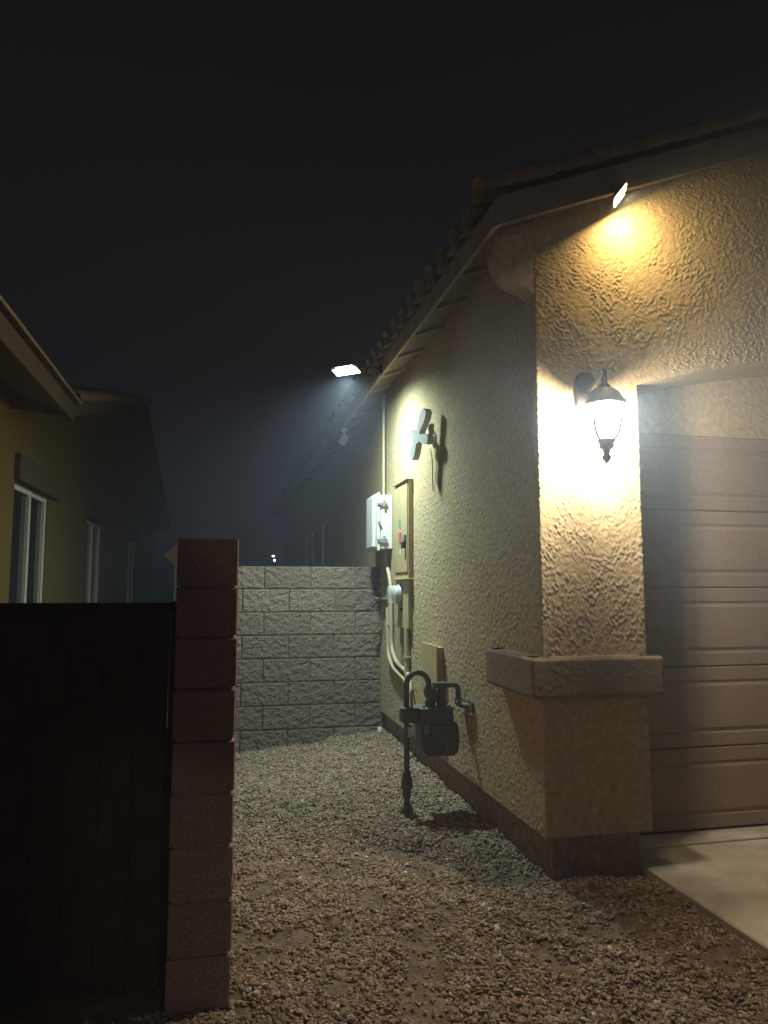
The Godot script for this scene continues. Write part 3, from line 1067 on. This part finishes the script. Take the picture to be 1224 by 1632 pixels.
func build_eave_light() -> void:
	var at := Vector3(2.275, 3.935, -3.80)
	var l := thing("eave_light", "small warm glowing lamp under the roof edge above the pier", "lamp", at)
	# lit face looks down, to the right and at the wall
	var out := Vector3(0.66, -0.56, 0.40).normalized()
	var side := Vector3(0.62, 0.78, 0.14)
	side = (side - out * side.dot(out)).normalized()
	var tilt := Basis(side, side.cross(out).normalized() * -1.0, out)
	tilt = Basis(side, out.cross(side).normalized(), out)
	placed("housing", box(Vector3(0.13, 0.11, 0.018), 0.004), M.black, l, Transform3D(tilt, tilt * Vector3(0, 0, -0.012)))
	placed("led_panel", box(Vector3(0.118, 0.06, 0.006), 0.001), M.eave_glow, l, Transform3D(tilt, tilt * Vector3(0, 0.018, 0.0)))
	placed("led_strip", box(Vector3(0.10, 0.012, 0.006), 0.001), M.eave_glow, l, Transform3D(tilt, tilt * Vector3(0, -0.038, 0.0)))
	part("bracket", tube(PackedVector3Array([Vector3(-0.02, 0.01, 0.0), Vector3(-0.03, 0.07, -0.035)]), 0.008, 8), M.black, l)
	var o := AreaLight3D.new()
	o.name = "eave_area_light"
	o.area_size = Vector2(0.11, 0.05)
	o.light_color = Color(1.0, 0.68, 0.27).linear_to_srgb()
	o.light_energy = 1.7
	o.shadow_enabled = true
	# an area light shines along its own -z
	var aim := Vector3(0.50, -0.82, 0.05).normalized()
	var ax := (tilt.x - aim * tilt.x.dot(aim)).normalized()
	o.transform = Transform3D(Basis(ax, (-aim).cross(ax), -aim), out * 0.030)
	l.add_child(o)

# ---------------------------------------------------------------- things on the side wall
func build_utility_box() -> void:
	var b := thing("utility_box", "pale grey plastic utility box with hinged latches above block wall", "utility box", Vector3(WX, 2.0, -7.69))
	part("case", box_mesh(Vector3(-0.135, 0.02, -0.38), Vector3(0.0, 0.60, 0.0), 0.008), M.grey_box, b)
	part("flange", box_mesh(Vector3(-0.165, 0.0, -0.395), Vector3(-0.137, 0.625, 0.012), 0.006), M.grey_box, b)
	part("cover", box_mesh(Vector3(-0.215, 0.025, -0.38), Vector3(-0.167, 0.60, -0.004), 0.02), M.grey_cover, b)
	for y in [0.10, 0.485]:
		part("latch", box_mesh(Vector3(-0.172, y, 0.0135), Vector3(-0.06, y + 0.028, 0.03), 0.004), M.grey_dark, b)
		part("latch", box_mesh(Vector3(-0.115, y - 0.02, 0.031), Vector3(-0.085, y + 0.055, 0.04), 0.004), M.grey_dark, b)
	part("lock", tube(PackedVector3Array([Vector3(-0.15, 0.30, 0.01), Vector3(-0.15, 0.30, 0.036)]), 0.016, 12), M.grey_dark, b)
	part("sticker", box_mesh(Vector3(-0.2165, 0.05, -0.09), Vector3(-0.2145, 0.09, -0.05), 0.0), M.white, b)

func build_electric_panel() -> void:
	var b := thing("electric_panel", "tan painted electric panel with round glass meter on side wall", "electric panel", Vector3(WX, 0, -7.35))
	# upper cabinet
	part("cabinet", box_mesh(Vector3(-0.05, 1.70, 0.0), Vector3(0.0, 2.64, 0.53), 0.004), M.panel_paint, b)
	part("cabinet_door", box_mesh(Vector3(-0.06, 1.76, 0.012), Vector3(-0.051, 2.61, 0.518), 0.003), M.panel_paint, b)
	part("rain_hood", box_mesh(Vector3(-0.075, 2.641, -0.01), Vector3(0.0, 2.655, 0.54), 0.003), M.panel_paint, b)
	part("ledge", box_mesh(Vector3(-0.085, 1.688, 0.0), Vector3(0.0, 1.699, 0.54), 0.003), M.panel_paint, b)
	part("hasp", box_mesh(Vector3(-0.085, 2.06, 0.42), Vector3(-0.061, 2.12, 0.5), 0.004), M.grey_dark, b)
	part("padlock", box_mesh(Vector3(-0.10, 1.985, 0.43), Vector3(-0.07, 2.055, 0.49), 0.008), M.iron, b)
	part("sticker", box_mesh(Vector3(-0.0625, 2.20, 0.20), Vector3(-0.0605, 2.28, 0.28), 0.0), M.teal, b)
	part("sticker", box_mesh(Vector3(-0.0625, 2.05, 0.20), Vector3(-0.0605, 2.15, 0.30), 0.0), M.red, b)
	part("sticker", box_mesh(Vector3(-0.0625, 1.93, 0.22), Vector3(-0.0605, 1.98, 0.28), 0.0), M.grey_cover, b)
	# socket below with the meter
	part("socket_box", box_mesh(Vector3(-0.045, 1.22, 0.0), Vector3(0.0, 1.687, 0.50), 0.004), M.panel_paint, b)
	var mt := part("meter", lathe([Vector2(0.0, 0.0), Vector2(0.095, 0.0), Vector2(0.10, 0.012), Vector2(0.10, 0.03), Vector2(0.092, 0.036)], 24), M.galv, b, Vector3(-0.045, 1.545, 0.20), Vector3(0, 0, PI / 2))
	part("dial", lathe([Vector2(0.085, 0.034), Vector2(0.085, 0.07), Vector2(0.078, 0.075), Vector2(0.0, 0.075)], 24), M.grey_box, mt)
	part("glass", lathe([Vector2(0.090, 0.036), Vector2(0.090, 0.11), Vector2(0.084, 0.125), Vector2(0.0, 0.13)], 24), M.meter_glass, mt)
	part("seal", tube(PackedVector3Array([Vector3(-0.05, 1.40, 0.22), Vector3(-0.05, 1.40, 0.28)]), 0.014, 8), M.black, b)

func conduit(called: String, label: String, corners: Array, r: float, bend: float, straps: Array) -> void:
	var o: Vector3 = corners[0]
	var c := thing(called, label, "pipe", o)
	var rel := []
	for p in corners:
		rel.append(p - o)
	part("pipe", tube(bent(rel, bend, 8), r, 12), M.pipe_paint, c)
	for s in straps:
		var q: Vector3 = s - o
		part("strap", tube(PackedVector3Array([q + Vector3(0, -0.012, 0), q + Vector3(0, 0.012, 0)]), r + 0.005, 12), M.pipe_paint, c)
		part("strap", box_mesh(q + Vector3(-0.005, -0.012, -0.045), q + Vector3(0.03, 0.012, 0.045), 0.002), M.pipe_paint, c)

func build_conduits() -> void:
	var x := WX - 0.032
	conduit("conduit", "thin tan conduit rising from the grey utility box to the eave", [Vector3(x, 2.622, -7.98), Vector3(x, 3.78, -7.98)], 0.017, 0.02, [])
	conduit("conduit", "tan conduit from the grey utility box bending toward the gas meter, upper one", [Vector3(x, 1.998, -7.86), Vector3(x, 1.88, -7.86), Vector3(x, 1.66, -7.64), Vector3(x, 0.98, -7.62), Vector3(x, 0.86, -7.40), Vector3(x, 0.80, -6.86), Vector3(x, 0.4, -6.70)], 0.02, 0.14, [Vector3(x, 1.58, -7.64)])
	conduit("conduit", "tan conduit below the hose tap bending toward the gas meter, lower one", [Vector3(x, 1.40, -7.80), Vector3(x, 0.90, -7.78), Vector3(x, 0.79, -7.55), Vector3(x, 0.72, -6.95), Vector3(x, 0.35, -6.80)], 0.02, 0.14, [Vector3(x, 1.22, -7.795)])
	conduit("conduit", "straight tan conduit dropping from the electric panel to the ground", [Vector3(x, 1.218, -6.95), Vector3(x, 0.1, -6.95)], 0.028, 0.03, [Vector3(x, 0.95, -6.95)])

func build_access_panel() -> void:
	var b := thing("access_box", "blank tan flat box on side wall behind the gas meter", "box", Vector3(WX, 0.55, -6.30))
	part("case", box_mesh(Vector3(-0.05, 0.0, 0.0), Vector3(0.0, 0.58, 0.44), 0.005), M.panel_paint, b)
	part("lid", box_mesh(Vector3(-0.06, -0.01, -0.008), Vector3(-0.051, 0.592, 0.448), 0.003), M.panel_paint, b)

func build_hose_bib() -> void:
	var b := thing("hose_tap", "dark hose tap with tan backing plate beside block wall corner", "tap", Vector3(WX, 1.45, -8.02))
	part("back_plate", box_mesh(Vector3(-0.022, 0.055, -0.20), Vector3(0.0, 0.30, 0.12), 0.004), M.panel_paint, b)
	for q in [[0.23, -0.02], [0.17, 0.03], [0.13, -0.08]]:
		part("fitting", tube(PackedVector3Array([Vector3(-0.02, q[0], q[1]), Vector3(-0.065, q[0], q[1])]), 0.016, 8), M.pipe_paint, b)
	part("shelf", box_mesh(Vector3(-0.06, 0.03, -0.20), Vector3(0.0, 0.052, 0.13), 0.004), M.grey_dark, b)
	part("spout", tube(bent([Vector3(-0.03, 0.012, -0.05), Vector3(-0.10, 0.012, -0.04), Vector3(-0.155, -0.055, -0.03)], 0.03), 0.017, 10), M.iron, b)
	part("handle", tube(PackedVector3Array([Vector3(-0.105, 0.045, -0.08), Vector3(-0.105, 0.045, 0.03)]), 0.010, 8), M.galv, b)

func build_camera_unit() -> void:
	var b := thing("security_camera", "small white camera fixed under the eave beyond the flood light", "camera", Vector3(1.56, 3.57, -9.55))
	part("mount", lathe([Vector2(0.0, 0.14), Vector2(0.05, 0.14), Vector2(0.05, 0.11), Vector2(0.02, 0.09), Vector2(0.02, 0.03), Vector2(0.0, 0.03)], 16), M.white, b)
	var dir := Vector3(-0.45, -0.75, -0.30).normalized()
	var st := start(true)
	var a := -dir * 0.06
	add_tube(st, PackedVector3Array([a, a + dir * 0.01, dir * 0.075, dir * 0.085]), [0.045, 0.055, 0.055, 0.047], 16)
	part("body", done(st), M.white, b)
	part("lens", tube(PackedVector3Array([dir * 0.084, dir * 0.09]), 0.03, 14), M.black, b)

func build_ornament() -> void:
	var b := thing("wall_bracket", "pale grey four-armed scalloped wall bracket with a hanging wire", "bracket", Vector3(WX, 2.91, -6.10))
	# four rounded arms with hollows between them; the plate stands a little off the wall
	var arms := [[56.0, 0.256], [158.0, 0.182], [241.0, 0.208], [342.0, 0.205]]
	var out := PackedVector2Array()
	for k in 96:
		var a := 360.0 * k / 96.0
		var r := 0.062
		for q in arms:
			var d: float = absf(fposmod(a - q[0] + 180.0, 360.0) - 180.0)
			r += (q[1] - 0.062) * exp(-pow(d / 20.0, 4.0))
		out.append(Vector2(cos(deg_to_rad(a)), sin(deg_to_rad(a))) * r)
	var U := Vector3(0.25, 0, 0.97)
	part("body", prism(out, Vector3(-0.16, 0, 0), U, Vector3.UP, Vector3(0.055, 0, 0.0)), M.ornament, b)
	part("stem", tube(PackedVector3Array([Vector3(0.0, -0.01, 0.0), Vector3(-0.12, -0.01, 0.0)]), 0.03, 14), M.ornament, b)
	part("base_plate", tube(PackedVector3Array([Vector3(0.0, -0.01, 0), Vector3(-0.018, -0.01, 0)]), 0.065, 18), M.ornament, b)
	part("insert", box_mesh(Vector3(-0.085, -0.015, 0.12), Vector3(-0.045, 0.085, 0.18), 0.01), M.white, b)
	part("socket", tube(PackedVector3Array([Vector3(-0.092, 0.045, 0.15), Vector3(-0.084, 0.045, 0.15)]), 0.012, 10), M.black, b)
	var w := PackedVector3Array()
	for k in 14:
		var t := k / 13.0
		w.append(Vector3(-0.03 + 0.022 * t, -0.12 - 0.34 * t, 0.01 + 0.018 * sin(t * 5.0)))
	part("wire", tube(w, 0.004, 6), M.iron, b)

func build_gas_meter() -> void:
	var g := thing("gas_meter", "grey gas meter on a pipe riser standing before the side wall", "gas meter", Vector3(1.352, 0, -5.38))
	# riser from the gravel with its stop valve
	part("riser", tube(PackedVector3Array([Vector3(0, -0.05, 0), Vector3(0, 0.66, 0)]), 0.021, 12), M.gas_dark, g)
	part("valve", lathe([Vector2(0.0, 0.10), Vector2(0.03, 0.10), Vector2(0.034, 0.12), Vector2(0.03, 0.15), Vector2(0.042, 0.17), Vector2(0.042, 0.23), Vector2(0.03, 0.25), Vector2(0.034, 0.27), Vector2(0.03, 0.29), Vector2(0.0, 0.29)], 14), M.gas_dark, g)
	part("valve_handle", box_mesh(Vector3(-0.012, 0.185, 0.03), Vector3(0.012, 0.215, 0.075), 0.004), M.gas_dark, g)
	part("collar", lathe([Vector2(0.0, -0.02), Vector2(0.045, -0.02), Vector2(0.05, 0.01), Vector2(0.032, 0.055), Vector2(0.0, 0.06)], 14), M.gas_dark, g)
	# junction box at the top of the riser
	part("index_box", box_mesh(Vector3(-0.045, 0.63, -0.05), Vector3(0.085, 0.728, 0.05), 0.012), M.gas_grey, g)
	part("index_lid", box_mesh(Vector3(-0.05, 0.729, -0.055), Vector3(0.09, 0.741, 0.055), 0.005), M.gas_lid, g)
	# loop over to the meter
	var loop := PackedVector3Array([Vector3(0, 0.735, 0), Vector3(0, 0.86, 0)])
	for k in 13:
		var a := PI - PI * k / 12.0
		loop.append(Vector3(0.085 + cos(a) * 0.085, 0.90 + sin(a) * 0.09, 0))
	loop.append(Vector3(0.17, 0.86, 0))
	loop.append(Vector3(0.185, 0.75, 0))
	part("loop_pipe", tube(loop, 0.021, 12), M.gas_grey, g)
	part("vent_tube", tube(bent([Vector3(0.03, 0.742, 0.03), Vector3(0.03, 0.85, 0.03), Vector3(0.045, 0.862, 0.03)], 0.015), 0.013, 8), M.pipe_paint, g)
	# regulator between loop and outlet
	var st := start(true)
	var dir := Vector3(0.8, 0.45, 0.3).normalized()
	var c := Vector3(0.185, 0.835, 0.0)
	add_tube(st, PackedVector3Array([c - dir * 0.045, c - dir * 0.03, c - dir * 0.006, c + dir * 0.006, c + dir * 0.03, c + dir * 0.05]), [0.03, 0.062, 0.075, 0.075, 0.05, 0.024], 16)
	part("regulator", done(st), M.gas_grey, g)
	# meter body: round-shouldered case
	var body := PackedVector2Array([Vector2(0.10, 0.44), Vector2(0.13, 0.405), Vector2(0.33, 0.40), Vector2(0.362, 0.43), Vector2(0.372, 0.50), Vector2(0.368, 0.60), Vector2(0.352, 0.635), Vector2(0.33, 0.645), Vector2(0.325, 0.725), Vector2(0.09, 0.725), Vector2(0.085, 0.66), Vector2(0.09, 0.52)])
	part("body", prism(body, Vector3(0, 0, -0.10), Vector3.RIGHT, Vector3.UP, Vector3(0, 0, 0.20)), M.gas_grey, g)
	part("body_rim", prism(PackedVector2Array([Vector2(0.115, 0.43), Vector2(0.335, 0.42), Vector2(0.352, 0.45), Vector2(0.352, 0.59), Vector2(0.33, 0.62), Vector2(0.12, 0.62), Vector2(0.105, 0.59)]), Vector3(0, 0, 0.101), Vector3.RIGHT, Vector3.UP, Vector3(0, 0, 0.022)), M.gas_grey, g)
	part("top_plate", box_mesh(Vector3(0.08, 0.726, -0.11), Vector3(0.335, 0.742, 0.11), 0.006), M.gas_lid, g)
	part("label_tag", box_mesh(Vector3(0.004, 0.53, 0.0215), Vector3(0.024, 0.60, 0.024), 0.0), M.white, g)
	for k in 8:
		var q: Vector2 = [Vector2(0.13, 0.445), Vector2(0.23, 0.438), Vector2(0.33, 0.445), Vector2(0.34, 0.52), Vector2(0.335, 0.60), Vector2(0.23, 0.607), Vector2(0.15, 0.607), Vector2(0.118, 0.52)][k]
		part("bolt", tube(PackedVector3Array([Vector3(q.x, q.y, 0.122), Vector3(q.x, q.y, 0.131)]), 0.008, 6), M.gas_grey, g)
	part("dial", box_mesh(Vector3(0.095, 0.565, 0.124), Vector3(0.135, 0.63, 0.136), 0.004), M.grey_dark, g)
	for q in [[0.115, 0.06], [0.18, 0.085], [0.30, 0.08]]:
		part("bolt", tube(PackedVector3Array([Vector3(q[0], 0.743, q[1]), Vector3(q[0], 0.757, q[1])]), 0.009, 6), M.gas_dark, g)
	for xx in [0.145, 0.27]:
		part("union_nut", lathe([Vector2(0.0, 0.742), Vector2(0.04, 0.742), Vector2(0.042, 0.775), Vector2(0.032, 0.79), Vector2(0.0, 0.79)], 8, false), M.gas_grey, g, Vector3(xx + 0.035, 0, 0) if xx < 0.2 else Vector3(xx, 0, 0))
	# outlet: up, over and into the wall
	part("outlet_pipe", tube(bent([Vector3(0.27, 0.79, 0), Vector3(0.27, 0.885, 0), Vector3(0.29, 0.89, 0.0)], 0.015), 0.032, 12), M.gas_dark, g)
	part("outlet_pipe", tube(bent([Vector3(0.20, 0.895, 0.01), Vector3(0.395, 0.895, 0.01), Vector3(0.395, 0.785, 0.01)], 0.05), 0.021, 12), M.gas_grey, g)
	part("elbow", tube(bent([Vector3(0.395, 0.80, 0.01), Vector3(0.395, 0.765, 0.01), Vector3(0.40, 0.765, 0.10)], 0.03), 0.029, 12), M.gas_lid, g)
	part("wall_pipe", tube(bent([Vector3(0.40, 0.765, 0.08), Vector3(0.402, 0.765, 0.20), Vector3(0.46, 0.765, 0.215)], 0.03), 0.019, 12), M.gas_grey, g)
	part("wall_flange", tube(PackedVector3Array([Vector3(0.412, 0.765, 0.215), Vector3(0.434, 0.765, 0.215)]), 0.045, 14), M.gas_grey, g)

# the street lamp across the road that faintly lights what faces the street
func build_street_lamp() -> void:
	var l := thing("street_lamp", "tall street lamp across the road lighting the house fronts", "street lamp", Vector3(-3.5, 0, 13.0))
	part("pole", lathe([Vector2(0.0, -0.2), Vector2(0.09, -0.2), Vector2(0.085, 0.5), Vector2(0.05, 6.2), Vector2(0.0, 6.2)], 14), M.galv, l)
	part("arm", tube(bent([Vector3(0, 6.1, 0), Vector3(0, 6.3, -0.2), Vector3(0, 6.35, -1.2)], 0.15), 0.03, 10), M.galv, l)
	part("lamp_head", box_mesh(Vector3(-0.13, 6.31, -1.75), Vector3(0.13, 6.41, -1.15), 0.03), M.galv, l)
	part("lamp_lens", box_mesh(Vector3(-0.10, 6.285, -1.70), Vector3(0.10, 6.312, -1.22), 0.01), M.street_glow, l)
	var o := SpotLight3D.new()
	o.name = "street_spot_light"
	o.position = Vector3(0, 6.25, -1.45)
	o.rotation = Vector3(deg_to_rad(-50), 0, 0)
	o.spot_angle = 75.0
	o.spot_angle_attenuation = 1.0
	o.spot_range = 60.0
	o.spot_attenuation = 2.0
	o.light_size = 0.2
	o.light_color = Color(1.0, 0.86, 0.76).linear_to_srgb()
	o.light_energy = 14.0
	o.shadow_enabled = true
	l.add_child(o)

# thin mist that hangs in front of the house corner and catches the lamps
func build_mist() -> void:
	var bank := Node3D.new()
	bank.name = "mist"
	bank.position = Vector3(3.0, 2.5, -3.4)
	bank.set_meta("kind", "stuff")
	bank.set_meta("label", "thin pale mist hanging round the lantern at the house corner")
	bank.set_meta("category", "mist")
	add_child(bank)
	# denser towards the middle
	for k in 2:
		var m := FogMaterial.new()
		m.density = [0.034, 0.026][k]
		m.albedo = Color(0.72, 0.86, 1.0)
		var f := FogVolume.new()
		f.name = "mist_layer"
		f.shape = RenderingServer.FOG_VOLUME_SHAPE_ELLIPSOID
		f.size = Vector3(3.8, 3.5, 3.2) * [0.74, 1.0][k]
		f.material = m
		f.set_meta("kind", "stuff")
		bank.add_child(f, true)

# ---------------------------------------------------------------- beyond the wall
func build_road_sign() -> void:
	var s := thing("road_sign", "amber diamond sign half hidden behind the block wall end", "sign", Vector3(-0.80, 0, -14.0))
	var d := 0.215
	part("plate", prism(PackedVector2Array([Vector2(-d, 0), Vector2(0, -d), Vector2(d, 0), Vector2(0, d)]), Vector3(0, 2.19, 0.03), Vector3.RIGHT, Vector3.UP, Vector3(0, 0, 0.004)), M.sign, s)
	part("post", box_mesh(Vector3(-0.025, -0.3, -0.02), Vector3(0.025, 2.36, 0.028), 0.003), M.galv, s)

func build_far_lamps() -> void:
	var spots := [[437.0, 120.0, 6.4], [439.0, 125.0, 5.9]]
	var xs := [8.2, 8.75]
	for k in 2:
		var z: float = -spots[k][1]
		var l := thing("far_street_lamp", ["distant white lamp above the block wall, upper of two points", "distant white lamp above the block wall, lower of two points"][k], "street lamp", Vector3(xs[k], 0, z), "distant street lamps")
		var hh: float = spots[k][2]
		part("pole", tube(PackedVector3Array([Vector3(0, -0.2, 0), Vector3(0, hh, 0)]), 0.06, 8), M.iron, l)
		part("lamp_head", box_mesh(Vector3(-0.16, hh, -0.16), Vector3(0.16, hh + 0.22, 0.16), 0.03), M.far_glow, l)
